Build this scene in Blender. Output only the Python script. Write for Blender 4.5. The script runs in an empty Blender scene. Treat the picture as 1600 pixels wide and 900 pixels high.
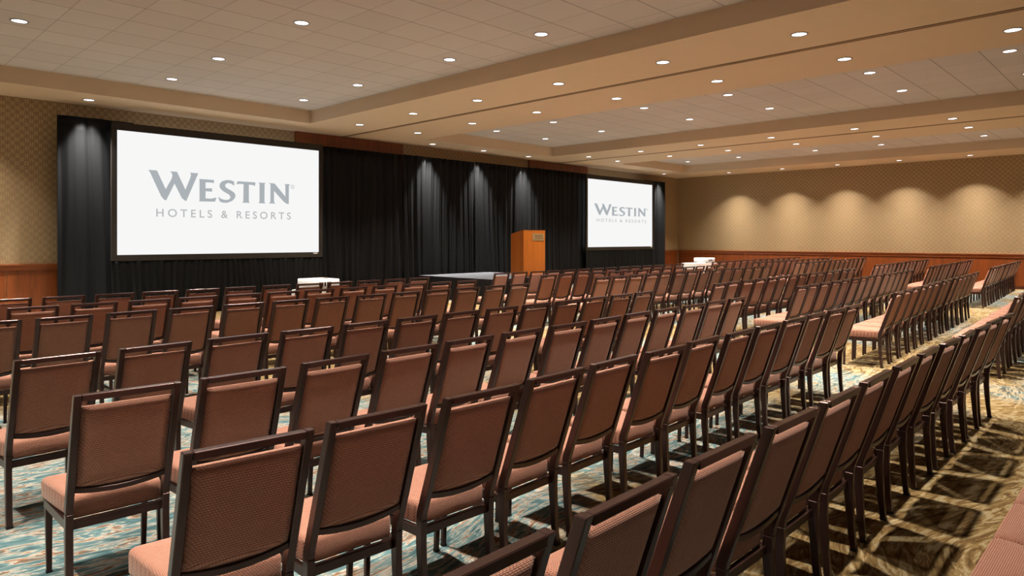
import bpy, bmesh, math, random
from mathutils import Vector, Matrix
from mathutils.geometry import tessellate_polygon

# ------------------------------------------------------------------ camera, world, exposure
sc = bpy.context.scene
COL = sc.collection
random.seed(7)
EYE = 1.60
cam_d = bpy.data.cameras.new('camera')
cam_d.sensor_width = 36.0
cam_d.lens = 1069.3 / 1600 * 36.0
cam_d.shift_y = -(450 - 373.9) / 1600.0
cam_d.clip_end = 200
cam = bpy.data.objects.new('camera', cam_d)
COL.objects.link(cam)
cam.location = (0, 0, EYE)
cam.rotation_euler = (math.radians(90), 0, -math.radians(46.04))
sc.camera = cam

sc.view_settings.view_transform = 'Standard'
sc.view_settings.look = 'None'
sc.view_settings.exposure = 0.0
sc.view_settings.gamma = 1.0
sc.view_settings.use_curve_mapping = False

world = bpy.data.worlds.new('world')
sc.world = world
world.use_nodes = True
bg = world.node_tree.nodes['Background']
bg.inputs[0].default_value = (1.0, 0.88, 0.76, 1)
bg.inputs[1].default_value = 0.16

LAMP_W = 1180.0
WASH_W = 1850.0
LAMP_COL = (1.0, 0.91, 0.80)
LENS_E = 3.5

# ------------------------------------------------------------------ room numbers (metres)
FRONT, RIGHT, LEFT, REAR = 15.81, 27.0, -5.0, -4.0
ZC, ZT = 4.306, 4.60
RAIL = 1.126

# ------------------------------------------------------------------ material helpers
def new_mat(name):
    m = bpy.data.materials.new(name)
    m.use_nodes = True
    nt = m.node_tree
    return m, nt, nt.nodes, nt.links, nt.nodes['Principled BSDF']

def srgb(r, g, b):
    def f(c):
        c /= 255.0
        return c / 12.92 if c <= 0.04045 else ((c + 0.055) / 1.055) ** 2.4
    return (f(r), f(g), f(b), 1.0)

def plain(name, col, rough=0.5, metal=0.0, spec=0.5, noise=0.0, nscale=8.0):
    m, nt, N, L, b = new_mat(name)
    b.inputs['Roughness'].default_value = rough
    b.inputs['Metallic'].default_value = metal
    b.inputs['Specular IOR Level'].default_value = spec
    b.inputs['Base Color'].default_value = col
    tc = N.new('ShaderNodeTexCoord')
    nz = N.new('ShaderNodeTexNoise'); nz.inputs['Scale'].default_value = nscale
    L.new(tc.outputs['Object'], nz.inputs['Vector'])
    mx = N.new('ShaderNodeMix'); mx.data_type = 'RGBA'
    mx.inputs[6].default_value = tuple(c * (1 - noise) for c in col[:3]) + (1,)
    mx.inputs[7].default_value = tuple(min(1, c * (1 + noise)) for c in col[:3]) + (1,)
    L.new(nz.outputs['Fac'], mx.inputs[0])
    L.new(mx.outputs[2], b.inputs['Base Color'])
    return m

def emit(name, col, strength):
    m, nt, N, L, b = new_mat(name)
    b.inputs['Base Color'].default_value = (0, 0, 0, 1)
    b.inputs['Specular IOR Level'].default_value = 0
    b.inputs['Emission Color'].default_value = col
    b.inputs['Emission Strength'].default_value = strength
    return m

def math_node(N, L, op, a, b=None, c=None):
    n = N.new('ShaderNodeMath'); n.operation = op
    for i, v in enumerate((a, b, c)):
        if v is None: continue
        if isinstance(v, (int, float)): n.inputs[i].default_value = v
        else: L.new(v, n.inputs[i])
    return n.outputs[0]

def mix_col(N, L, fac, a, b):
    n = N.new('ShaderNodeMix'); n.data_type = 'RGBA'
    if isinstance(fac, (int, float)): n.inputs[0].default_value = fac
    else: L.new(fac, n.inputs[0])
    for i, v in ((6, a), (7, b)):
        if isinstance(v, tuple): n.inputs[i].default_value = v
        else: L.new(v, n.inputs[i])
    return n.outputs[2]

def ramp(N, L, fac, stops):
    r = N.new('ShaderNodeValToRGB')
    L.new(fac, r.inputs[0])
    e = r.color_ramp.elements
    while len(e) < len(stops): e.new(0.5)
    for i, (p, c) in enumerate(stops):
        e[i].position = p; e[i].color = c
    return r.outputs[0]

def mapping(N, L, vec, scale=(1, 1, 1), rot=(0, 0, 0), loc=(0, 0, 0)):
    mp = N.new('ShaderNodeMapping')
    L.new(vec, mp.inputs['Vector'])
    mp.inputs['Scale'].default_value = scale
    mp.inputs['Rotation'].default_value = rot
    mp.inputs['Location'].default_value = loc
    return mp.outputs[0]

def noise(N, L, vec, scale, detail=2.0, rough=0.5, dist=0.0):
    n = N.new('ShaderNodeTexNoise')
    L.new(vec, n.inputs['Vector'])
    n.inputs['Scale'].default_value = scale
    n.inputs['Detail'].default_value = detail
    n.inputs['Roughness'].default_value = rough
    n.inputs['Distortion'].default_value = dist
    return n.outputs['Fac']

def bump(N, L, b, height, strength, dist):
    bp = N.new('ShaderNodeBump')
    bp.inputs['Strength'].default_value = strength
    bp.inputs['Distance'].default_value = dist
    L.new(height, bp.inputs['Height'])
    L.new(bp.outputs[0], b.inputs['Normal'])

# ---- woven chair fabric: small basket weave
def fabric_mat(name, plane):
    m, nt, N, L, b = new_mat(name)
    tc = N.new('ShaderNodeTexCoord')
    sp = N.new('ShaderNodeSeparateXYZ'); L.new(tc.outputs['Object'], sp.inputs[0])
    cb = N.new('ShaderNodeCombineXYZ')
    L.new(sp.outputs[0], cb.inputs[0])
    v2 = math_node(N, L, 'ADD', sp.outputs[1], sp.outputs[2])
    L.new(v2, cb.inputs[1])
    br = N.new('ShaderNodeTexBrick')
    L.new(cb.outputs[0], br.inputs['Vector'])
    br.inputs['Scale'].default_value = 1.0
    br.inputs['Brick Width'].default_value = 0.0105
    br.inputs['Row Height'].default_value = 0.0062
    br.inputs['Mortar Size'].default_value = 0.0016
    br.inputs['Mortar Smooth'].default_value = 0.8
    br.inputs['Color1'].default_value = srgb(190, 134, 108)
    br.inputs['Color2'].default_value = srgb(176, 122, 99)
    br.inputs['Mortar'].default_value = srgb(100, 54, 42)
    big = noise(N, L, tc.outputs['Object'], 6.0, 2)
    c = mix_col(N, L, math_node(N, L, 'MULTIPLY', big, 0.25), br.outputs['Color'], srgb(162, 110, 88))
    L.new(c, b.inputs['Base Color'])
    b.inputs['Roughness'].default_value = 0.75
    b.inputs['Specular IOR Level'].default_value = 0.25
    b.inputs['Sheen Weight'].default_value = 0.25
    b.inputs['Sheen Tint'].default_value = (1, .85, .75, 1)
    inv = math_node(N, L, 'SUBTRACT', 1.0, br.outputs['Fac'])
    bump(N, L, b, inv, 0.8, 0.003)
    return m

def wood_mat(name, dark, light, vertical=True, rough=0.32):
    m, nt, N, L, b = new_mat(name)
    tc = N.new('ShaderNodeTexCoord')
    sc_ = (9, 9, 0.6) if vertical else (0.6, 0.6, 12)
    v = mapping(N, L, tc.outputs['Object'], sc_)
    n1 = noise(N, L, v, 3.0, 5, 0.6, 0.6)
    v2 = mapping(N, L, tc.outputs['Object'], tuple(s * 0.35 for s in sc_))
    n2 = noise(N, L, v2, 2.0, 2)
    f = math_node(N, L, 'ADD', math_node(N, L, 'MULTIPLY', n1, 0.6), math_node(N, L, 'MULTIPLY', n2, 0.4))
    c = ramp(N, L, f, [(0.3, dark), (0.7, light)])
    L.new(c, b.inputs['Base Color'])
    b.inputs['Roughness'].default_value = rough
    return m

def wallpaper_mat(name):
    # gold damask paper: glossy motifs on a duller ground
    m, nt, N, L, b = new_mat(name)
    tc = N.new('ShaderNodeTexCoord')
    sp = N.new('ShaderNodeSeparateXYZ'); L.new(tc.outputs['Object'], sp.inputs[0])
    cb = N.new('ShaderNodeCombineXYZ')
    L.new(math_node(N, L, 'ADD', sp.outputs[0], sp.outputs[1]), cb.inputs[0])
    L.new(sp.outputs[2], cb.inputs[1])
    nz = N.new('ShaderNodeTexNoise'); nz.inputs['Scale'].default_value = 7.0
    L.new(cb.outputs[0], nz.inputs['Vector'])
    wv = N.new('ShaderNodeVectorMath'); wv.operation = 'MULTIPLY_ADD'
    L.new(nz.outputs['Color'], wv.inputs[0]); wv.inputs[1].default_value = (0.05, 0.05, 0); L.new(cb.outputs[0], wv.inputs[2])
    q = N.new('ShaderNodeSeparateXYZ'); L.new(wv.outputs[0], q.inputs[0])
    K = 2 * math.pi / 0.15
    u = math_node(N, L, 'MULTIPLY', math_node(N, L, 'ADD', q.outputs[0], q.outputs[1]), K); v = math_node(N, L, 'MULTIPLY', math_node(N, L, 'SUBTRACT', q.outputs[0], q.outputs[1]), K)
    a = math_node(N, L, 'SINE', math_node(N, L, 'MULTIPLY_ADD', math_node(N, L, 'SINE', v), 1.7, u))
    d = math_node(N, L, 'SINE', math_node(N, L, 'MULTIPLY_ADD', math_node(N, L, 'SINE', u), 1.7, v))
    fine_ = math_node(N, L, 'SINE', math_node(N, L, 'ADD', math_node(N, L, 'MULTIPLY', u, 2.0), math_node(N, L, 'MULTIPLY', v, 2.0)))
    pat = math_node(N, L, 'ADD', math_node(N, L, 'MULTIPLY', a, d), math_node(N, L, 'MULTIPLY', fine_, 0.35))
    mask = ramp(N, L, math_node(N, L, 'MULTIPLY_ADD', pat, 0.5, 0.5), [(0.46, (0, 0, 0, 1)), (0.58, (1, 1, 1, 1))])
    strp = noise(N, L, mapping(N, L, cb.outputs[0], (60, 1.5, 1)), 1.0, 2)
    c1 = mix_col(N, L, strp, srgb(134, 109, 78), srgb(145, 119, 86))
    c2 = mix_col(N, L, strp, srgb(168, 146, 110), srgb(178, 157, 120))
    L.new(mix_col(N, L, mask, c1, c2), b.inputs['Base Color'])
    L.new(math_node(N, L, 'MULTIPLY_ADD', mask, -0.25, 0.65), b.inputs['Roughness'])
    L.new(math_node(N, L, 'MULTIPLY', mask, 0.45), b.inputs['Metallic'])
    bump(N, L, b, mask, 0.35, 0.003)
    return m

def tile_mat(name, ox, oy):
    m, nt, N, L, b = new_mat(name)
    tc = N.new('ShaderNodeTexCoord')
    sp = N.new('ShaderNodeSeparateXYZ'); L.new(tc.outputs['Object'], sp.inputs[0])
    T = 0.683
    def line(o, off, w):
        f = math_node(N, L, 'FRACT', math_node(N, L, 'DIVIDE', math_node(N, L, 'SUBTRACT', o, off - 50 * T), T))
        d = math_node(N, L, 'ABSOLUTE', math_node(N, L, 'SUBTRACT', f, 0.5))
        return math_node(N, L, 'GREATER_THAN', d, 0.5 - w / T)
    lx = line(sp.outputs[0], ox, 0.007)
    ly = line(sp.outputs[1], oy, 0.009)
    g = math_node(N, L, 'MAXIMUM', math_node(N, L, 'MULTIPLY', lx, 0.32), math_node(N, L, 'MULTIPLY', ly, 0.5))
    # tiles differ a little from each other
    fl = N.new('ShaderNodeVectorMath'); fl.operation = 'FLOOR'
    mp = mapping(N, L, tc.outputs['Object'], (1 / T, 1 / T, 0), loc=(-ox / T, -oy / T, 0))
    L.new(mp, fl.inputs[0])
    wn = N.new('ShaderNodeTexWhiteNoise'); wn.noise_dimensions = '2D'; L.new(fl.outputs[0], wn.inputs['Vector'])
    base = mix_col(N, L, wn.outputs['Value'], srgb(194, 189, 188), srgb(200, 195, 194))
    sp2 = noise(N, L, tc.outputs['Object'], 180.0, 2)
    base = mix_col(N, L, math_node(N, L, 'MULTIPLY', sp2, 0.12), base, srgb(150, 140, 125))
    L.new(mix_col(N, L, g, base, srgb(70, 58, 44)), b.inputs['Base Color'])
    b.inputs['Roughness'].default_value = 0.95
    b.inputs['Specular IOR Level'].default_value = 0.1
    return m

def carpet_mat(name):
    m, nt, N, L, b = new_mat(name)
    tc = N.new('ShaderNodeTexCoord')
    P = tc.outputs['Object']
    # a slow swirl bends the brush strokes
    nz = N.new('ShaderNodeTexNoise'); nz.inputs['Scale'].default_value = 0.42; nz.inputs['Detail'].default_value = 1.0
    L.new(P, nz.inputs['Vector'])
    wv = N.new('ShaderNodeVectorMath'); wv.operation = 'MULTIPLY_ADD'
    L.new(nz.outputs['Color'], wv.inputs[0]); wv.inputs[1].default_value = (1.5, 1.5, 0); L.new(P, wv.inputs[2])
    st = mapping(N, L, wv.outputs[0], (3.6, 14.0, 1), rot=(0, 0, math.radians(28)))
    s1 = noise(N, L, st, 1.3, 5, 0.62, 1.6)
    st2 = mapping(N, L, wv.outputs[0], (10.0, 1.6, 1), rot=(0, 0, math.radians(10)))
    s2 = noise(N, L, st2, 1.5, 4, 0.6, 0.6)
    gold = ramp(N, L, s1, [(0.30, srgb(66, 48, 24)), (0.42, srgb(126, 98, 56)), (0.52, srgb(172, 142, 90)), (0.60, srgb(206, 190, 150)), (0.70, srgb(150, 116, 62))])
    teal = ramp(N, L, s1, [(0.30, srgb(60, 92, 96)), (0.42, srgb(92, 138, 146)), (0.49, srgb(128, 164, 166)), (0.545, srgb(226, 220, 204)), (0.60, srgb(160, 98, 48)), (0.68, srgb(96, 134, 138))])
    reg = noise(N, L, P, 0.33, 2, 0.5, 0.4)
    reg2 = math_node(N, L, 'MULTIPLY_ADD', s2, 0.25, math_node(N, L, 'MULTIPLY', reg, 0.9))
    # teal towards the left of the room, gold towards the right aisle
    sp = N.new('ShaderNodeSeparateXYZ'); L.new(P, sp.inputs[0])
    ax = math_node(N, L, 'MULTIPLY', math_node(N, L, 'SUBTRACT', sp.outputs[0], 5.2), 0.32)
    ay = math_node(N, L, 'MULTIPLY', math_node(N, L, 'SUBTRACT', sp.outputs[1], 0.4), 0.55)
    r2 = math_node(N, L, 'ADD', math_node(N, L, 'MULTIPLY', ax, ax), math_node(N, L, 'MULTIPLY', ay, ay))
    g = math_node(N, L, 'EXPONENT', math_node(N, L, 'MULTIPLY', r2, -1.0))
    bx = math_node(N, L, 'MULTIPLY', math_node(N, L, 'SUBTRACT', sp.outputs[0], 1.0), 0.45)
    by = math_node(N, L, 'MULTIPLY', math_node(N, L, 'SUBTRACT', sp.outputs[1], 3.2), 0.4)
    r3 = math_node(N, L, 'ADD', math_node(N, L, 'MULTIPLY', bx, bx), math_node(N, L, 'MULTIPLY', by, by))
    g2 = math_node(N, L, 'EXPONENT', math_node(N, L, 'MULTIPLY', r3, -1.0))
    reg2 = math_node(N, L, 'ADD', reg2, math_node(N, L, 'SUBTRACT', math_node(N, L, 'MULTIPLY', g, .22), math_node(N, L, 'MULTIPLY', g2, .22)))
    msk = ramp(N, L, reg2, [(0.52, (1, 1, 1, 1)), (0.62, (0, 0, 0, 1))])
    c = mix_col(N, L, msk, gold, teal)
    tuft = noise(N, L, P, 260.0, 2, 0.7)
    c = mix_col(N, L, math_node(N, L, 'MULTIPLY', tuft, 0.35), c, srgb(60, 46, 30))
    c = mix_col(N, L, 0.42, c, srgb(44, 34, 24))
    L.new(c, b.inputs['Base Color'])
    b.inputs['Roughness'].default_value = 0.95
    b.inputs['Specular IOR Level'].default_value = 0.1
    bump(N, L, b, tuft, 0.4, 0.003)
    return m

def drape_mat(name):
    m, nt, N, L, b = new_mat(name)
    tc = N.new('ShaderNodeTexCoord')
    f = noise(N, L, mapping(N, L, tc.outputs['Object'], (1, 1, 0.15)), 30.0, 3)
    L.new(mix_col(N, L, f, (0.0035, 0.0038, 0.0043, 1), (0.006, 0.0063, 0.007, 1)), b.inputs['Base Color'])
    b.inputs['Roughness'].default_value = 0.6
    b.inputs['Specular IOR Level'].default_value = 0.15
    b.inputs['Sheen Weight'].default_value = 0.0
    return m

M = {}
M['fabric'] = fabric_mat('woven_brown_fabric', 'xz')
M['frame'] = plain('dark_brown_metal', srgb(64, 43, 38), 0.28, 0.5, 0.5, 0.12, 5)
M['glide'] = plain('black_rubber', srgb(28, 26, 25), 0.6, 0, 0.4, 0.1, 30)
M['soffit'] = plain('tan_ceiling_paint', srgb(204, 183, 158), 0.9, 0, 0.15, 0.02, 3)
M['paper'] = wallpaper_mat('gold_damask_wallpaper')
M['wood'] = wood_mat('red_brown_wood', srgb(94, 45, 18), srgb(138, 70, 29))
M['railwood'] = wood_mat('rail_wood', srgb(116, 60, 28), srgb(150, 82, 40), False)
M['lectern'] = wood_mat('orange_cherry_wood', srgb(164, 88, 24), srgb(194, 112, 38))
M['drape'] = drape_mat('black_velour')
M['carpet'] = carpet_mat('patterned_carpet')
M['groove'] = plain('dark_track', srgb(62, 46, 32), 0.6, 0.1, 0.3, 0.05, 3)
M['track'] = plain('tan_track', srgb(150, 118, 80), 0.6, 0.1, 0.3, 0.05, 3)
M['ring'] = plain('grey_trim_ring', srgb(120, 116, 110), 0.35, 0.7, 0.5, 0.05, 20)
M['lens'] = emit('lamp_lens', (1.0, 0.93, 0.95, 1), LENS_E)
M['screen'] = emit('screen_white', (0.93, 0.93, 0.925, 1), 1.0)
M['logo'] = emit('logo_grey', srgb(172, 178, 182), 1.0)
M['logo2'] = emit('logo_light_grey', srgb(182, 184, 186), 1.0)
M['sframe'] = plain('screen_frame_black', srgb(38, 33, 28), 0.55, 0.1, 0.4, 0.1, 8)
M['white'] = plain('white_cloth', srgb(226, 226, 222), 0.7, 0, 0.3, 0.03, 10)
M['plastic'] = plain('white_plastic', srgb(225, 225, 225), 0.4, 0, 0.5, 0.02, 10)
M['dark'] = plain('dark_glass', srgb(30, 28, 32), 0.2, 0, 0.5, 0.1, 10)
M['stage'] = plain('grey_stage_carpet', srgb(74, 76, 80), 0.9, 0, 0.1, 0.08, 60)
M['brass'] = plain('brushed_plaque', srgb(170, 142, 100), 0.4, 0.3, 0.5, 0.05, 30)
M['ink'] = plain('dark_lettering', srgb(60, 36, 20), 0.6, 0, 0.3, 0.0, 10)
M['base'] = plain('dark_baseboard', srgb(70, 36, 18), 0.4, 0, 0.4, 0.1, 5)

# ------------------------------------------------------------------ mesh helpers
def box(bm, x0, x1, y0, y1, z0, z1, bevel=0.0):
    tmp = bmesh.new()
    bmesh.ops.create_cube(tmp, size=1)
    for v in tmp.verts:
        v.co = Vector((x0 + (v.co.x + .5) * (x1 - x0), y0 + (v.co.y + .5) * (y1 - y0), z0 + (v.co.z + .5) * (z1 - z0)))
    if bevel:
        bmesh.ops.bevel(tmp, geom=tmp.edges[:], offset=bevel, segments=2, affect='EDGES', clamp_overlap=True)
    me = bpy.data.meshes.new('t'); tmp.to_mesh(me); tmp.free()
    bm.from_mesh(me); bpy.data.meshes.remove(me)

def sweep(bm, sections, caps=True):
    """sections: list of equal-length vertex loops"""
    rings = [[bm.verts.new(p) for p in s] for s in sections]
    n = len(rings[0])
    for a, b in zip(rings, rings[1:]):
        for i in range(n):
            bm.faces.new((a[i], a[(i + 1) % n], b[(i + 1) % n], b[i]))
    if caps:
        bm.faces.new(list(reversed(rings[0]))); bm.faces.new(rings[-1])
    return rings

def make(name, bm, mat, parent=None, smooth=False, loc=None):
    bmesh.ops.recalc_face_normals(bm, faces=bm.faces[:])
    me = bpy.data.meshes.new(name)
    bm.to_mesh(me); bm.free()
    if smooth:
        for p in me.polygons: p.use_smooth = True
    me.materials.append(mat)
    o = bpy.data.objects.new(name, me)
    COL.objects.link(o)
    if parent: o.parent = parent
    if loc: o.location = loc
    return o

def tag(o, label, cat, group=None):
    o['label'] = label; o['category'] = cat
    if group: o['group'] = group
    return o

def thing(name, label, cat, loc=(0, 0, 0), rz=0.0, group=None):
    o = bpy.data.objects.new(name, None)
    o.empty_display_size = 0.1
    COL.objects.link(o)
    o.location = loc; o.rotation_euler = (0, 0, rz)
    return tag(o, label, cat, group)

def struct(o):
    o['kind'] = 'structure'
    return o

def copy_tree(o, parent=None):
    c = o.copy(); COL.objects.link(c)
    if parent: c.parent = parent
    for ch in list(o.children): copy_tree(ch, c)
    return c

# ------------------------------------------------------------------ shell
bm = bmesh.new(); box(bm, LEFT - .2, RIGHT + .2, REAR, FRONT + .2, -.1, 0); struct(make('floor', bm, M['carpet']))

def wall(name, boxes, rail_boxes, wood_boxes, base_boxes):
    bm = bmesh.new()
    for b in boxes: box(bm, *b)
    w = struct(make(name, bm, M['paper']))
    return w
bm = bmesh.new(); box(bm, LEFT, RIGHT + .2, FRONT, FRONT + .2, 0, 5.0); struct(make('wall_front', bm, M['paper']))
bm = bmesh.new(); box(bm, RIGHT, RIGHT + .2, REAR, FRONT, 0, 5.0); struct(make('wall_right', bm, M['paper']))
bm = bmesh.new(); box(bm, LEFT - .2, LEFT, REAR, FRONT + .2, 0, 5.0); struct(make('wall_left', bm, M['paper']))

# wainscot panels, chair rail and baseboard (trim)
def wains(n, axis, a0, a1):
    g = 0.012
    bm = bmesh.new()
    k = max(1, round((a1 - a0) / 1.5)); w = (a1 - a0) / k
    for i in range(k):
        p0, p1 = a0 + i * w + g / 2, a0 + (i + 1) * w - g / 2
        if axis == 'x': box(bm, p0, p1, FRONT - .022, FRONT - .001, .0, RAIL - .12, .003)
        else: box(bm, RIGHT - .022, RIGHT - .001, p0, p1, .0, RAIL - .12, .003)
    struct(make('trim_%d' % n, bm, M['wood']))
    bm = bmesh.new()
    if axis == 'x':
        box(bm, a0, a1, FRONT - .04, FRONT - .001, RAIL - .12, RAIL - .015, .004)
        box(bm, a0, a1, FRONT - .06, FRONT - .001, RAIL - .03, RAIL, .006)
    else:
        box(bm, RIGHT - .04, RIGHT - .001, a0, a1, RAIL - .12, RAIL - .015, .004)
        box(bm, RIGHT - .06, RIGHT - .001, a0, a1, RAIL - .03, RAIL, .006)
    struct(make('trim_%d' % (n + 1), bm, M['railwood']))
wains(1, 'x', LEFT, 4.2)
wains(3, 'x', 24.6, RIGHT - .06)
wains(5, 'y', REAR, FRONT - .062)
bm = bmesh.new(); box(bm, LEFT, RIGHT - .03, FRONT - .03, FRONT - .0, 0, .10, .004); struct(make('baseboard_front', bm, M['base']))
bm = bmesh.new(); box(bm, RIGHT - .03, RIGHT, REAR, FRONT - .03, 0, .10, .004); struct(make('baseboard_right', bm, M['base']))

# wood clad wall pockets behind the drapes, seen as headers above them
for i, (x0, x1) in enumerate(((8.55, 11.87), (17.18, 20.42))):
    bm = bmesh.new(); box(bm, x0, x1, FRONT - .07, FRONT - .001, 0, ZC - .002, .004)
    struct(make('trim_%d' % (7 + i), bm, M['wood']))

# ceiling: soffit and beams around three sunken trays
T1 = (-3.0, 8.24, 14.48); T2 = (11.73, 17.03, 14.57); T3 = (20.4, 25.0, 14.25)
TR = -3.0
bm = bmesh.new()
ZTOP = 4.75
box(bm, LEFT, T1[0], REAR, FRONT, ZC, ZTOP)
box(bm, T1[1], T2[0], REAR, FRONT, ZC, ZTOP)
box(bm, T2[1], T3[0], REAR, FRONT, ZC, ZTOP)
box(bm, T3[1], RIGHT, REAR, FRONT, ZC, ZTOP)
for t in (T1, T2, T3):
    box(bm, t[0], t[1], t[2], FRONT, ZC, ZTOP)
    box(bm, t[0], t[1], REAR, TR, ZC, ZTOP)
struct(make('ceiling', bm, M['soffit']))
for t, ox, oy in ((T1, 2.42, 4.83), (T2, 11.73, 2.22), (T3, 20.6, 2.3)):
    bm = bmesh.new(); box(bm, t[0], t[1], TR, t[2], ZT, ZT + .1)
    struct(make('ceiling', bm, tile_mat('ceiling_tile', ox, oy)))

# folding wall tracks let into the two beams
for i, x in enumerate((9.92, 18.62)):
    bm = bmesh.new()
    box(bm, x - .05, x - .034, REAR, FRONT - .01, ZC - .006, ZC + .002)
    box(bm, x + .034, x + .05, REAR, FRONT - .01, ZC - .006, ZC + .002)
    struct(make('trim_%d' % (9 + 2 * i), bm, M['groove']))
    bm = bmesh.new()
    box(bm, x - .034, x + .034, REAR, FRONT - .01, ZC - .003, ZC + .002)
    struct(make('trim_%d' % (10 + 2 * i), bm, M['track']))

# ------------------------------------------------------------------ recessed lights
def beam(ld, power):
    # the reflector concentrates the light downwards: intensity ~ cos(angle)^power
    ld.use_nodes = True
    nt = ld.node_tree; N = nt.nodes; L = nt.links
    em = [n for n in N if n.type == 'EMISSION'][0]
    tc = N.new('ShaderNodeTexCoord'); sp = N.new('ShaderNodeSeparateXYZ')
    L.new(tc.outputs['Normal'], sp.inputs[0])
    a = math_node(N, L, 'ABSOLUTE', sp.outputs[2])
    p = math_node(N, L, 'POWER', a, power)
    L.new(p, em.inputs['Strength'])
def light_proto():
    root = thing('ceiling_light', 'x', 'light')
    bm = bmesh.new()
    prof = [(.092, .0), (.094, -.008), (.108, -.008), (.112, -.002), (.112, .001)]
    secs = []
    n = 24
    for k in range(n + 1):
        a = 2 * math.pi * k / n
        secs.append([(r * math.cos(a), r * math.sin(a), z) for r, z in prof])
    for a, b in zip(secs, secs[1:]):
        va = [bm.verts.new(p) for p in a]; vb = [bm.verts.new(p) for p in b]
        for i in range(len(prof) - 1):
            bm.faces.new((va[i], va[i + 1], vb[i + 1], vb[i]))
    bmesh.ops.remove_doubles(bm, verts=bm.verts[:], dist=1e-5)
    make('trim_ring', bm, M['ring'], root)
    bm = bmesh.new()
    rings = [[(r * math.cos(2 * math.pi * k / n), r * math.sin(2 * math.pi * k / n), z) for k in range(n)] for r, z in ((.093, -.001), (.06, -.004), (.01, -.005))]
    sweep(bm, rings)
    make('lens', bm, M['lens'], root, True)
    ld = bpy.data.lights.new('lamp', 'SPOT')
    ld.energy = LAMP_W; ld.color = LAMP_COL
    ld.spot_size = math.radians(80); ld.spot_blend = 0.5
    beam(ld, 5)
    ld.shadow_soft_size = 0.06
    lo = bpy.data.objects.new('lamp', ld); COL.objects.link(lo); lo.parent = root
    lo.location = (0, 0, -.02)
    return root
lp = light_proto()
first_light = [True]
ORD = ['first', 'second', 'third', 'fourth', 'fifth', 'sixth', 'seventh', 'eighth', 'ninth', 'tenth', 'eleventh', 'twelfth', 'thirteenth', 'fourteenth']
wash = bpy.data.lights.new('lamp', 'SPOT')
wash.energy = WASH_W; wash.color = LAMP_COL; wash.spot_size = math.radians(98); wash.spot_blend = 0.25; wash.shadow_soft_size = 0.06
beam(wash, 7)
narrow = bpy.data.lights.new('lamp', 'SPOT')
narrow.energy = 3000.0; narrow.color = (1.0, .95, .9); narrow.spot_size = math.radians(66); narrow.spot_blend = 0.4; narrow.shadow_soft_size = 0.05
beam(narrow, 14)
def put_light(x, y, z, label, group):
    o = lp if first_light[0] else copy_tree(lp)
    first_light[0] = False
    o.location = (x, y, z)
    if x > 25.5 or y > 15:          # wall washing fittings next to a wall
        for c in o.children:
            if c.type == 'LIGHT': c.data = narrow if (y > 15 and x > 3) else wash
    tag(o, label, 'light', group)
TY = (1.86, 3.92, 6.64, 8.68, 11.4, 13.47)
BY = (1.48, 3.54, 5.6, 7.68, 9.74, 11.76, 13.8)
def col_lights(x, ys, z, where, group):
    ys = sorted(ys, reverse=True)
    for i, y in enumerate(ys):
        put_light(x, y, z, 'round recessed downlight, %s from the stage wall, %s' % (ORD[i], where), group)
for x, w in ((-.65, 'leftmost column of the left tray'), (2.07, 'second column of the left tray'), (4.80, 'third column of the left tray'), (7.50, 'rightmost column of the left tray')):
    col_lights(x, TY, ZT, w, 'downlights in the left ceiling tray')
col_lights(9.13, BY, ZC, 'left side of the first beam', 'downlights in the first beam')
col_lights(10.86, BY, ZC, 'right side of the first beam', 'downlights in the first beam')
for x, w in ((13.35, 'left column of the middle tray'), (15.4, 'right column of the middle tray')):
    col_lights(x, TY, ZT, w, 'downlights in the middle ceiling tray')
col_lights(17.9, BY[:-1] + (13.77,), ZC, 'left side of the second beam', 'downlights in the second beam')
col_lights(19.58, BY[:-1] + (13.81,), ZC, 'right side of the second beam', 'downlights in the second beam')
for x, w in ((21.7, 'left column of the far tray'), (23.75, 'right column of the far tray')):
    col_lights(x, TY, ZT, w, 'downlights in the far ceiling tray')
col_lights(26.1, (.5, 2.62, 4.68, 6.73, 8.75, 10.76, 12.94), ZC, 'soffit along the right wall', 'downlights along the right wall')
for i, x in enumerate((-1.2, 1.55, 3.86, 12.44, 14.44, 16.46, 24.75)):
    nm = ['beyond the left edge', 'left of the left screen', 'above the drape left of the left screen', 'leftmost of three above the middle drapes', 'middle of three above the middle drapes', 'rightmost of three above the middle drapes', 'above the drape right of the right screen'][i]
    put_light(x, 15.13, ZC, 'round recessed downlight in front soffit, ' + nm, 'downlights along the stage wall')

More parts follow.
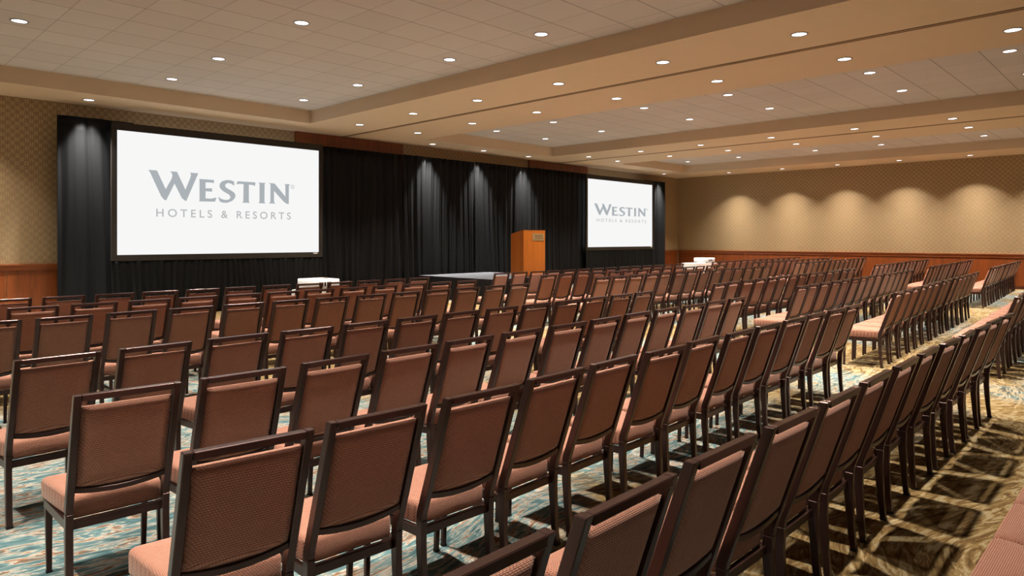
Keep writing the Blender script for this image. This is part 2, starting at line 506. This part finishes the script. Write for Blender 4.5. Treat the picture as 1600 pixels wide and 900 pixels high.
# ------------------------------------------------------------------ drapes
def drape(name, x0, x1, y, z0, z1, seed, label, group=None, pitch=0.16, amp=0.045, n=None, fine=0.22):
    rnd = random.Random(seed)
    ph = [rnd.uniform(0, 6.28) for _ in range(8)]
    bm = bmesh.new()
    nx = n or max(20, int((x1 - x0) / 0.018)); nz = 14
    grid = []
    for j in range(nz + 1):
        t = j / nz; z = z0 + (z1 - z0) * t
        row = []
        for i in range(nx + 1):
            u = i / nx; x = x0 + (x1 - x0) * u
            dx = 0.09 * math.sin(x * 2.3 + ph[0] + 1.2 * t) * (1 - t)
            w = x + dx
            low = math.sin(w * 2 * math.pi / (pitch * 3.1) + ph[1] + .8 * math.sin(t * 2.1 + ph[2]))
            mid = 1 - 2 * abs(math.sin(w * math.pi / pitch + ph[3] + 1.5 * math.sin(w * 1.7 + ph[4]) + .5 * t)) ** .8
            hi = math.sin(w * 2 * math.pi / (pitch * .43) + ph[5] + 1.1 * math.sin(w * 3.3))
            a = amp * (0.55 + .45 * (1 - t))
            yy = y + a * (0.6 * low * (1 - .35 * t) + 0.8 * mid + fine * hi)
            row.append(bm.verts.new((x, yy, z)))
        grid.append(row)
    for j in range(nz):
        for i in range(nx):
            bm.faces.new((grid[j][i], grid[j][i + 1], grid[j + 1][i + 1], grid[j + 1][i]))
    o = make(name, bm, M['drape'], None, True)
    md = o.modifiers.new('cloth_thickness', 'SOLIDIFY'); md.thickness = 0.004
    tag(o, label, 'drape', group)
    return o
DY = 15.42
drape('drape', 3.40, 4.75, DY, 0.005, 4.0, 1, 'black velour drape at the far left, beside the left screen', pitch=.34, amp=.06, fine=.08)
cuts = [8.80, 11.6, 14.3, 17.0, 20.25]
lab = ['black pipe drape directly right of the left screen', 'black drape second right of the left screen, left of stage centre', 'black drape behind the stage and left of the wooden lectern', 'black drape directly left of the right screen']
for i in range(4):
    drape('drape', cuts[i] + .004, cuts[i + 1] - .004, DY, 0.005, 3.95 + .015 * i, 11 + i, lab[i], 'black drapes between the screens', pitch=.2 + .03 * (i % 2), amp=.055)
drape('drape', 23.7, 25.30, DY, 0.005, 4.01, 21, 'black drape at the right, beside the right screen', pitch=.2, amp=.06)

# ------------------------------------------------------------------ projection screens
LET = {
 'W': [(0.585,1.749),(0.750,1.747),(0.922,1.367),(1.040,1.594),(1.057,1.674),(1.033,1.729),(0.999,1.748),(1.149,1.747),(1.321,1.377),(1.417,1.625),(1.436,1.699),(1.426,1.735),(1.408,1.748),(1.590,1.746),(1.338,1.132),(1.307,1.145),(1.245,1.196),(1.098,1.495),(0.932,1.133),(0.885,1.148),(0.832,1.214),(0.622,1.686)],
 'E': [(1.607,1.625),(1.927,1.623),(1.924,1.548),(1.880,1.561),(1.745,1.560),(1.745,1.429),(1.887,1.436),(1.887,1.362),(1.745,1.365),(1.745,1.210),(1.865,1.208),(1.983,1.238),(1.951,1.144),(1.604,1.138),(1.615,1.161),(1.615,1.598)],
 'S': [(2.378,1.616),(2.378,1.520),(2.313,1.561),(2.243,1.576),(2.191,1.554),(2.172,1.508),(2.198,1.465),(2.313,1.408),(2.378,1.366),(2.411,1.303),(2.391,1.238),(2.326,1.172),(2.211,1.129),(2.109,1.132),(2.052,1.155),(2.021,1.261),(2.084,1.213),(2.172,1.191),(2.249,1.201),(2.288,1.234),(2.294,1.266),(2.262,1.316),(2.147,1.374),(2.084,1.421),(2.046,1.482),(2.058,1.552),(2.109,1.606),(2.198,1.637),(2.288,1.640)],
 'T': [(2.456,1.627),(2.876,1.626),(2.863,1.540),(2.815,1.560),(2.719,1.565),(2.719,1.187),(2.735,1.149),(2.568,1.146),(2.588,1.182),(2.595,1.568),(2.509,1.570),(2.428,1.555)],
 'I': [(2.945,1.626),(3.117,1.627),(3.096,1.599),(3.092,1.189),(3.114,1.150),(2.949,1.150),(2.972,1.191),(2.972,1.599)],
 'N': [(3.201,1.629),(3.328,1.630),(3.356,1.614),(3.614,1.331),(3.614,1.602),(3.585,1.630),(3.739,1.629),(3.705,1.593),(3.702,1.158),(3.651,1.159),(3.571,1.207),(3.328,1.452),(3.328,1.198),(3.359,1.155),(3.208,1.153),(3.236,1.194),(3.240,1.601)],
}
def text_mesh(txt, size, spacing=1.0, offset=0.0):
    cu = bpy.data.curves.new('txt', 'FONT')
    cu.body = txt; cu.size = size; cu.space_character = spacing; cu.offset = offset
    cu.resolution_u = 6
    o = bpy.data.objects.new('txt', cu); COL.objects.link(o)
    dg = bpy.context.evaluated_depsgraph_get(); dg.update()
    me = bpy.data.meshes.new_from_object(o.evaluated_get(dg))
    bpy.data.objects.remove(o); bpy.data.curves.remove(cu)
    return me

def fit_text(name, txt, x0, x1, z0, z1, y, mat, parent, spacing=1.0, offset=0.0):
    """text in the XZ plane facing -Y, stretched to the given rectangle"""
    me = text_mesh(txt, 1.0, spacing, offset)
    xs = [v.co.x for v in me.vertices]; ys = [v.co.y for v in me.vertices]
    ax, bx, ay, by = min(xs), max(xs), min(ys), max(ys)
    for v in me.vertices:
        v.co = Vector((x0 + (v.co.x - ax) / (bx - ax) * (x1 - x0), y, z0 + (v.co.y - ay) / (by - ay) * (z1 - z0)))
    me.materials.clear(); me.materials.append(mat)
    o = bpy.data.objects.new(name, me); COL.objects.link(o); o.parent = parent
    return o

def screen(x0, x1, z0, z1, label, sx, sz, lx, lz, seed):
    Y = 15.20
    t = thing('projection_screen', label, 'screen', ((x0 + x1) / 2, Y, 0), 0, 'projection screens on the stage wall')
    cx = (x0 + x1) / 2
    bm = bmesh.new(); box(bm, x0 - cx, x1 - cx, 0, .01, z0, z1); make('screen_surface', bm, M['screen'], t)
    bm = bmesh.new()
    b, tp, bt = .10, .155, .125
    a0, a1 = x0 - cx, x1 - cx
    box(bm, a0 - b, a0, -.02, .05, z0 - bt, z1 + tp, .004)
    box(bm, a1, a1 + b, -.02, .05, z0 - bt, z1 + tp, .004)
    box(bm, a0, a1, -.02, .05, z1, z1 + tp, .004)
    box(bm, a0, a1, -.02, .05, z0 - bt, z0, .004)
    fr = make('frame', bm, M['sframe'], t)
    bm = bmesh.new(); box(bm, a1 - .16, a1 - .04, -.022, -.019, z0 - .04, z0 - .015)
    lb = make('maker_plate', bm, M['plastic'], fr); lb['label'] = 'small pale plate'
    # legs behind the skirt
    for s in (a0 + .1, a1 - .1):
        bm = bmesh.new()
        box(bm, s - .03, s + .03, .06, .11, 0, z0 - bt + .03, .004)
        box(bm, s - .03, s + .03, .05, .16, 0, .04, .004)
        make('leg', bm, M['sframe'], t)
    # projected lettering
    bm = bmesh.new()
    for k, pts in LET.items():
        co = [Vector(((lx + (px - .585) * sx) + a0, -.004, z0 + lz + (pz - 1.749) * sz)) for px, pz in pts]
        vs = [bm.verts.new(c) for c in co]
        for tri in tessellate_polygon([[Vector((c.x, c.z, 0)) for c in co]]):
            bm.faces.new([vs[i] for i in tri])
    lg = make('logo', bm, M['logo'], t)
    # registered mark
    bm = bmesh.new()
    cxr = a0 + lx + (3.80 - .585) * sx; czr = z0 + lz + (1.572 - 1.749) * sz
    n = 24
    o1 = [bm.verts.new((cxr + .050 * math.cos(2 * math.pi * k / n), -.004, czr + .050 * math.sin(2 * math.pi * k / n))) for k in range(n)]
    o2 = [bm.verts.new((cxr + .040 * math.cos(2 * math.pi * k / n), -.004, czr + .040 * math.sin(2 * math.pi * k / n))) for k in range(n)]
    for k in range(n): bm.faces.new((o1[k], o1[(k + 1) % n], o2[(k + 1) % n], o2[k]))
    mk = make('registered_mark', bm, M['logo2'], lg)
    fit_text('registered_letter', 'R', cxr - .02, cxr + .02, czr - .025, czr + .025, -.004, M['logo2'], lg)
    L0 = a0 + lx + (.737 - .585) * sx; L1 = a0 + lx + (3.753 - .585) * sx
    fit_text('tagline', 'HOTELS & RESORTS', L0, L1, z0 + lz + (.785 - 1.749) * sz, z0 + lz + (.955 - 1.749) * sz, -.004, M['logo2'], t, 1.5, .008)
    # dress kit skirt hung from the frame
    sk = drape('skirt', x0 - .1, x1 + .1, Y + .012, .005, z0 - .10, seed, 'pleated black skirt hanging below the %s projection screen' % ('left' if x0 < 10 else 'right'), 'black skirts under the screens', pitch=.13, amp=.035)
    sk['category'] = 'skirt'
    return t
screen(4.37, 8.87, 1.285, 3.79, 'large white projection screen in a black frame at the left', 1, 1, .585, 1.749, 31)
screen(19.69, 23.965, 1.315, 3.80, 'white projection screen in a black frame at the right', 1.085, .69, .385, 1.60, 32)

# ------------------------------------------------------------------ stage and lectern
t = thing('stage_platform', 'low grey-topped stage platform with black pleated skirt', 'stage', (13.225, 13.5, 0))
SX, SY0, SY1, SZ = 1.375, -1.44, 1.55, .60
bm = bmesh.new(); box(bm, -SX, SX, SY0, SY1, SZ - .03, SZ, .004); make('deck', bm, M['stage'], t)
bm = bmesh.new()
box(bm, -SX - .008, SX + .008, SY0 - .008, SY0, SZ - .07, SZ + .002); box(bm, -SX - .008, -SX, SY0, SY1, SZ - .07, SZ + .002); box(bm, SX, SX + .008, SY0, SY1, SZ - .07, SZ + .002)
make('edge_trim', bm, M['dark'], t)
bm = bmesh.new()
path = []
n = 420
tot = 2 * SX + 2 * (SY1 - SY0)
def pth(s):
    d = SY1 - SY0
    if s < d: return (-SX, SY1 - s, -1, 0)
    s -= d
    if s < 2 * SX: return (-SX + s, SY0, 0, -1)
    s -= 2 * SX
    return (SX, SY0 + s, 1, 0)
low, up = [], []
for i in range(n + 1):
    s = tot * i / n * .9999
    x, y, nx, ny = pth(s)
    o = .010 + .008 * math.sin(s * 70)
    low.append(bm.verts.new((x + nx * (o + .012), y + ny * (o + .012), .005)))
    up.append(bm.verts.new((x + nx * (.004 + o * .4), y + ny * (.004 + o * .4), SZ - .06)))
for i in range(n): bm.faces.new((low[i], low[i + 1], up[i + 1], up[i]))
make('skirt', bm, M['drape'], t, True)
for sx_ in (-1, 0, 1):
    for sy in (-1.2, 1.2):
        bm = bmesh.new(); box(bm, sx_ * 1.2 - .03, sx_ * 1.2 + .03, sy - .03 + .05, sy + .03 + .05, 0, SZ - .03); make('leg', bm, M['frame'], t)

LX0, LX1, LY0, LY1, LZ, LT = 13.17, 14.03, 12.28, 12.74, .602, 1.842
t = thing('lectern', 'orange cherry wood lectern with sloped top standing on the stage', 'lectern', (13.60, 12.51, LZ))
hw, hd, H = .43, .23, LT - LZ
def prism_x(bm, prof, x0, x1):
    a = [bm.verts.new((x0, y, z)) for y, z in prof]; b = [bm.verts.new((x1, y, z)) for y, z in prof]
    n = len(prof)
    for i in range(n): bm.faces.new((a[i], a[(i + 1) % n], b[(i + 1) % n], b[i]))
    bm.faces.new(list(reversed(a))); bm.faces.new(b)
prof = [(-hd, .04), (hd, .04), (hd, H - .115), (-hd + .06, H - .015), (-hd, H - .015)]
for s in (-1, 1):
    bm = bmesh.new(); prism_x(bm, prof, s * hw - (.022 if s > 0 else 0), s * hw + (.022 if s < 0 else 0)); make('side_panel', bm, M['lectern'], t)
bm = bmesh.new(); box(bm, -hw + .023, hw - .023, -hd, -hd + .022, .04, H - .016, .002); make('front_panel', bm, M['lectern'], t)
bm = bmesh.new()
tp = [(-hd - .004, H - .015), (-hd + .06, H - .015), (hd + .004, H - .115), (hd + .004, H - .1), (-hd + .06, H), (-hd - .004, H)]
prism_x(bm, tp, -hw - .004, hw + .004); make('sloped_top', bm, M['lectern'], t)
bm = bmesh.new(); box(bm, -hw + .023, hw - .023, -hd + .023, hd - .01, .55, .57); make('shelf', bm, M['lectern'], t)
bm = bmesh.new(); box(bm, -hw + .01, hw - .01, -hd + .01, hd - .01, 0, .04, .003); make('plinth', bm, M['lectern'], t)
bm = bmesh.new(); box(bm, -.08, hw - .06, -hd - .008, -hd, H - .28, H - .09, .002); pq = make('plaque', bm, M['brass'], t)
fit_text('plaque_lettering', 'THE WESTIN', .0, hw - .12, H - .175, H - .125, -hd - .0095, M['ink'], pq, 1.0, .01)
bm = bmesh.new()
box(bm, .0, hw - .1, -hd - .0095, -hd - .008, H - .205, H - .198); box(bm, -.05, hw - .08, -hd - .0095, -hd - .008, H - .235, H - .228)
make('plaque_rule', bm, M['ink'], pq)

# ------------------------------------------------------------------ projectors on white covered carts
def cart(x0, x1, y0, y1, h, label):
    cx, cy = (x0 + x1) / 2, (y0 + y1) / 2
    t = thing('projector_cart', label, 'cart', (cx, cy, 0), 0, 'projector carts')
    w, d = (x1 - x0) / 2, (y1 - y0) / 2
    bm = bmesh.new(); box(bm, -w, w, -d, d, h - .03, h, .006); make('cart_top', bm, M['plastic'], t)
    bm = bmesh.new()
    ns = 200; lo, hi = [], []
    per = [(-w, -d), (w, -d), (w, d), (-w, d)]
    for i in range(ns):
        s = i / ns * 4; k = int(s); f = s - k
        a, b = per[k], per[(k + 1) % 4]
        x, y = a[0] + (b[0] - a[0]) * f, a[1] + (b[1] - a[1]) * f
        r = .010 * math.sin(i * .9)
        L_ = math.hypot(x, y)
        lo.append(bm.verts.new((x * (1 + (.012 + r) / L_), y * (1 + (.012 + r) / L_), .01)))
        hi.append(bm.verts.new((x * 1.003, y * 1.003, h - .015)))
    for i in range(ns): bm.faces.new((lo[i], lo[(i + 1) % ns], hi[(i + 1) % ns], hi[i]))
    make('cloth_skirt', bm, M['white'], t, True)
    return t
def projector(cx, cy, z, w, d, h, label):
    t = thing('projector', label, 'projector', (cx, cy, z), 0, 'projectors')
    bm = bmesh.new(); box(bm, -w / 2, w / 2, -d / 2, d / 2, .015, h, .009); make('body', bm, M['plastic'], t, True)
    bm = bmesh.new()
    n = 20
    rings = [[(.07 * math.cos(2 * math.pi * k / n) + .0, yy, h * .5 + .055 * math.sin(2 * math.pi * k / n)) for k in range(n)] for yy in (d / 2 - .005, d / 2 + .05)]
    sweep(bm, rings); make('lens', bm, M['dark'], t)
    bm = bmesh.new()
    for k in range(5): box(bm, -w / 2 + .10 + .05 * k, -w / 2 + .13 + .05 * k, -d / 2 - .002, -d / 2 + .002, h * .35, h * .75)
    make('connector_panel', bm, M['dark'], t)
    bm = bmesh.new(); box(bm, .02, .14, -.06, -.02, h - .001, h + .006, .001); make('control_pad', bm, M['dark'], t)
    for sx_ in (-1, 1):
        for sy in (-1, 1):
            bm = bmesh.new(); box(bm, sx_ * (w / 2 - .05) - .015, sx_ * (w / 2 - .05) + .015, sy * (d / 2 - .05) - .015, sy * (d / 2 - .05) + .015, 0, .017); make('foot', bm, M['glide'], t)
    return t
cart(5.95, 6.65, 10.50, 11.10, .72, 'white skirted cart under the projector facing the left screen')
projector(6.30, 10.80, .72, .50, .56, .19, 'white projector aimed at the left screen, behind near chairs')
cart(18.75, 19.95, 10.30, 10.85, .87, 'white covered cart beyond the chairs before the right screen')
projector(19.68, 10.58, .87, .50, .46, .15, 'white projector on a cart in front of the right screen')

# ------------------------------------------------------------------ chairs
CW = .21      # half width of the back frame
TUBE = .030
def upright_y(z):
    # y of the tube's rear edge, 0 at the top of the back
    pts = [(0, .150), (.12, .165), (.30, .180), (.42, .178), (.50, .150), (.60, .116), (.95, .0)]
    for (za, ya), (zb, yb) in zip(pts, pts[1:]):
        if z <= zb: return ya + (yb - ya) * (z - za) / (zb - za)
    return 0.0
def tube_sec(xa, xb, z, dep=.044, yoff=0.0, zsk=0.0):
    y = upright_y(z) + yoff
    return [(xa, y, z), (xb, y, z), (xb, y + dep, z + zsk), (xa, y + dep, z + zsk)]
def bevel_all(bm, off, ang=0.6):
    es = [e for e in bm.edges if len(e.link_faces) == 2 and e.calc_face_angle(0) > ang]
    bmesh.ops.bevel(bm, geom=es, offset=off, segments=1, affect='EDGES', clamp_overlap=True)

def chair_proto():
    root = thing('banquet_chair', 'x', 'chair')
    # back frame: two uprights, top rail, curved lower rail
    bm = bmesh.new()
    for s in (-1, 1):
        xa, xb = (-CW, -CW + TUBE) if s < 0 else (CW - TUBE, CW)
        zs = [.40, .43, .46, .50, .54, .60, .75, .95]
        secs = [tube_sec(xa, xb, z, .044 - .006 * max(0, (z - .5) / .45)) for z in zs]
        sweep(bm, secs)
    # top rail
    box(bm, -CW + TUBE, CW - TUBE, .001, .034, .922, .950)
    # lower rail, bowed down and slightly back
    secs = []
    n = 12
    for i in range(n + 1):
        u = -1 + 2 * i / n
        x = u * (CW - TUBE)
        zc = .496 - .021 * (1 - u * u)
        yc = upright_y(.50) + .006
        secs.append([(x, yc, zc), (x, yc + .030, zc), (x, yc + .026, zc + .026), (x, yc - .004, zc + .026)])
    sweep(bm, secs)
    bmesh.ops.recalc_face_normals(bm, faces=bm.faces[:])
    bevel_all(bm, .003)
    make('back_frame', bm, M['frame'], root)
    # padded back
    bm = bmesh.new()
    nx, nz = 12, 12
    def pad(front):
        g = []
        for j in range(nz + 1):
            v = j / nz
            row = []
            for i in range(nx + 1):
                u = -1 + 2 * i / nx
                x = u * (CW - TUBE - .003)
                zb = .523 - .021 * (1 - u * u); zt = .892
                z = zb + (zt - zb) * v
                edge = min(1, (1 - abs(u)) * 9) * min(1, v * 10, (1 - v) * 14)
                r = math.sqrt(max(0, 1 - (1 - edge) ** 2))
                y0 = upright_y(z)
                y = y0 + (.016 - .013 * r if not front else .040 + .022 * r)
                row.append(bm.verts.new((x, y, z)))
            g.append(row)
        return g
    A, B = pad(False), pad(True)
    for j in range(nz):
        for i in range(nx):
            bm.faces.new((A[j][i], A[j][i + 1], A[j + 1][i + 1], A[j + 1][i]))
            bm.faces.new((B[j][i], B[j + 1][i], B[j + 1][i + 1], B[j][i + 1]))
    for i in range(nx):
        bm.faces.new((A[0][i], B[0][i], B[0][i + 1], A[0][i + 1]))
        bm.faces.new((A[nz][i], A[nz][i + 1], B[nz][i + 1], B[nz][i]))
    for j in range(nz):
        bm.faces.new((A[j][0], A[j + 1][0], B[j + 1][0], B[j][0]))
        bm.faces.new((A[j][nx], B[j][nx], B[j + 1][nx], A[j + 1][nx]))
    make('backrest', bm, M['fabric'], root, True)
    # seat cushion: trapezoid, domed, rounded edges
    bm = bmesh.new()
    y0, y1 = .225, .640
    def halfw(y): return .187 + (.236 - .187) * (y - y0) / (y1 - y0)
    levels = [(.362, .008), (.366, .002), (.374, .0), (.438, -.001), (.450, .003), (.457, .010), (.461, .024)]
    rings = []
    for z, ins in levels:
        ring = []
        ya, yb = y0 + ins, y1 - ins
        wa, wb = halfw(ya) - ins, halfw(yb) - ins
        r = .022
        cor = [(-wa, ya, 180), (wa, ya, 270), (wb, yb, 0), (-wb, yb, 90)]
        for cx_, cy_, a0 in cor:
            sx_ = 1 if cx_ > 0 else -1; sy = 1 if cy_ > .4 else -1
            for k in range(4):
                a = math.radians(a0 + 30 * k)
                ring.append((cx_ - sx_ * r + r * math.cos(a), cy_ - sy * r + r * math.sin(a), z))
        rings.append(ring)
    rr = sweep(bm, rings, caps=False)
    bm.faces.new(list(reversed(rr[0])))
    # domed top
    last = rr[-1]; cxs = sum(v.co.x for v in last) / len(last); cys = sum(v.co.y for v in last) / len(last)
    prev = last
    for f, dz in ((.6, .008), (.25, .012)):
        ring = [bm.verts.new((cxs + (v.co.x - cxs) * f, cys + (v.co.y - cys) * f, .461 + dz)) for v in last]
        for i in range(len(ring)):
            bm.faces.new((prev[i], prev[(i + 1) % len(ring)], ring[(i + 1) % len(ring)], ring[i]))
        prev = ring
    bm.faces.new(prev)
    make('seat', bm, M['fabric'], root, True)
    # apron
    bm = bmesh.new()
    box(bm, -.182, .182, .205, .232, .322, .360, .002)
    box(bm, -.205, .205, .575, .600, .322, .360, .002)
    for s in (-1, 1):
        secs = []
        for y in (.222, .605):
            w = .183 + (.208 - .183) * (y - .222) / (.605 - .222)
            secs.append([(s * w, y, .322), (s * (w + .020), y, .322), (s * (w + .020), y, .361), (s * w, y, .361)])
        sweep(bm, secs)
    make('seat_frame', bm, M['frame'], root)
    # rear legs continue the uprights
    for s in (-1, 1):
        xa, xb = (-CW, -CW + TUBE) if s < 0 else (CW - TUBE, CW)
        bm = bmesh.new()
        secs = []
        for z, d in ((.012, .030), (.12, .034), (.30, .042), (.40, .044)):
            secs.append(tube_sec(xa, xb, z, d, .044 - d))
        sweep(bm, secs)
        bmesh.ops.recalc_face_normals(bm, faces=bm.faces[:]); bevel_all(bm, .003)
        lg = make('leg', bm, M['frame'], root)
        bm = bmesh.new(); yy = upright_y(0) + .012; box(bm, xa - .001, xb + .001, yy, yy + .034, 0, .014, .002)
        make('foot_glide', bm, M['glide'], lg)
    # front legs, tapered
    for s in (-1, 1):
        bm = bmesh.new()
        secs = []
        for z, hw_, y, xo in ((.012, .0115, .612, .206), (.20, .0135, .607, .208), (.360, .016, .602, .209)):
            secs.append([(s * xo - hw_, y - hw_, z), (s * xo + hw_, y - hw_, z), (s * xo + hw_, y + hw_, z), (s * xo - hw_, y + hw_, z)])
        sweep(bm, secs)
        bmesh.ops.recalc_face_normals(bm, faces=bm.faces[:]); bevel_all(bm, .003)
        lg = make('leg', bm, M['frame'], root)
        bm = bmesh.new(); box(bm, s * .206 - .0125, s * .206 + .0125, .612 - .0125, .612 + .0125, 0, .014, .002)
        make('foot_glide', bm, M['glide'], lg)
    return root

cp = chair_proto()
proto_used = [False]
PITCH = .521
def chair(x, y, rz, label, group):
    """x, y: top left corner of the back"""
    o = cp if not proto_used[0] else copy_tree(cp)
    proto_used[0] = True
    c, s = math.cos(rz), math.sin(rz)
    o.location = (x + CW * c, y + CW * s, 0)
    o.rotation_euler = (0, 0, rz)
    tag(o, label, 'chair', group)
    return o

jit = random.Random(5)
def row(x0, y0, slope, n, rowname, block, pitch=PITCH, k0=0, tweak={}, j=1.0):
    for k in range(k0, n):
        rz = math.atan(slope) + j * jit.uniform(-.025, .025)
        x = x0 + pitch * k + j * jit.uniform(-.006, .006); y = y0 + slope * pitch * k + j * jit.uniform(-.012, .012)
        if k in tweak:
            dx, dy, dr = tweak[k]; x += dx; y += dy; rz += dr
        pos = 'leftmost' if k == 0 else ('rightmost' if k == n - 1 else ORD[k] + ' from left')
        chair(x, y, rz, 'brown banquet chair, %s, %s, %s block' % (pos, rowname, block), 'banquet chairs in the %s block' % block)

row(2.74, -.14, .0, 4, 'cropped row at lower right corner', 'near', pitch=.478, j=0)
row(.751, .983, .005, 13, 'row nearest the camera', 'near')
row(.774, 2.105, .021, 13, 'second nearest row', 'near', tweak={0: (.022, .045, -.11), 1: (.0, .015, -.07), 2: (0, 0, -.03)})
row(.771, 3.227, .036, 13, 'third nearest row', 'near', tweak={0: (.012, .05, -.10), 1: (.004, .01, -.05)})
row(.788, 4.457, .034, 13, 'row just behind the cross aisle', 'near')
row(.816, 6.69, .023, 13, 'row just past the cross aisle', 'near')
row(.827, 7.888, .020, 13, 'second row from the front', 'near')
row(.829, 9.085, .015, 13, 'front row', 'near')

row(9.519, 1.242, .04, 14, 'row cut by right photo edge', 'middle')
row(9.29, 2.42, .050, 14, 'second nearest row', 'middle')
row(9.522, 3.694, .045, 14, 'third nearest row', 'middle')
row(9.264, 4.803, .045, 14, 'row just behind the cross aisle', 'middle')
row(9.371, 7.036, .005, 14, 'row just past the cross aisle', 'middle')
row(9.25, 8.152, .013, 14, 'second row from the front', 'middle')
row(9.194, 9.30, .014, 14, 'front row', 'middle')

row(19.02, 2.98, .050, 14, 'nearest row', 'far')
row(18.90, 4.18, .055, 14, 'second nearest row', 'far')
row(18.88, 5.39, .055, 14, 'row just behind the cross aisle', 'far')
row(19.10, 7.47, .045, 14, 'row just past the cross aisle', 'far')
row(18.58, 8.47, .045, 14, 'second row from the front', 'far')
row(18.30, 9.55, .045, 14, 'front row', 'far')
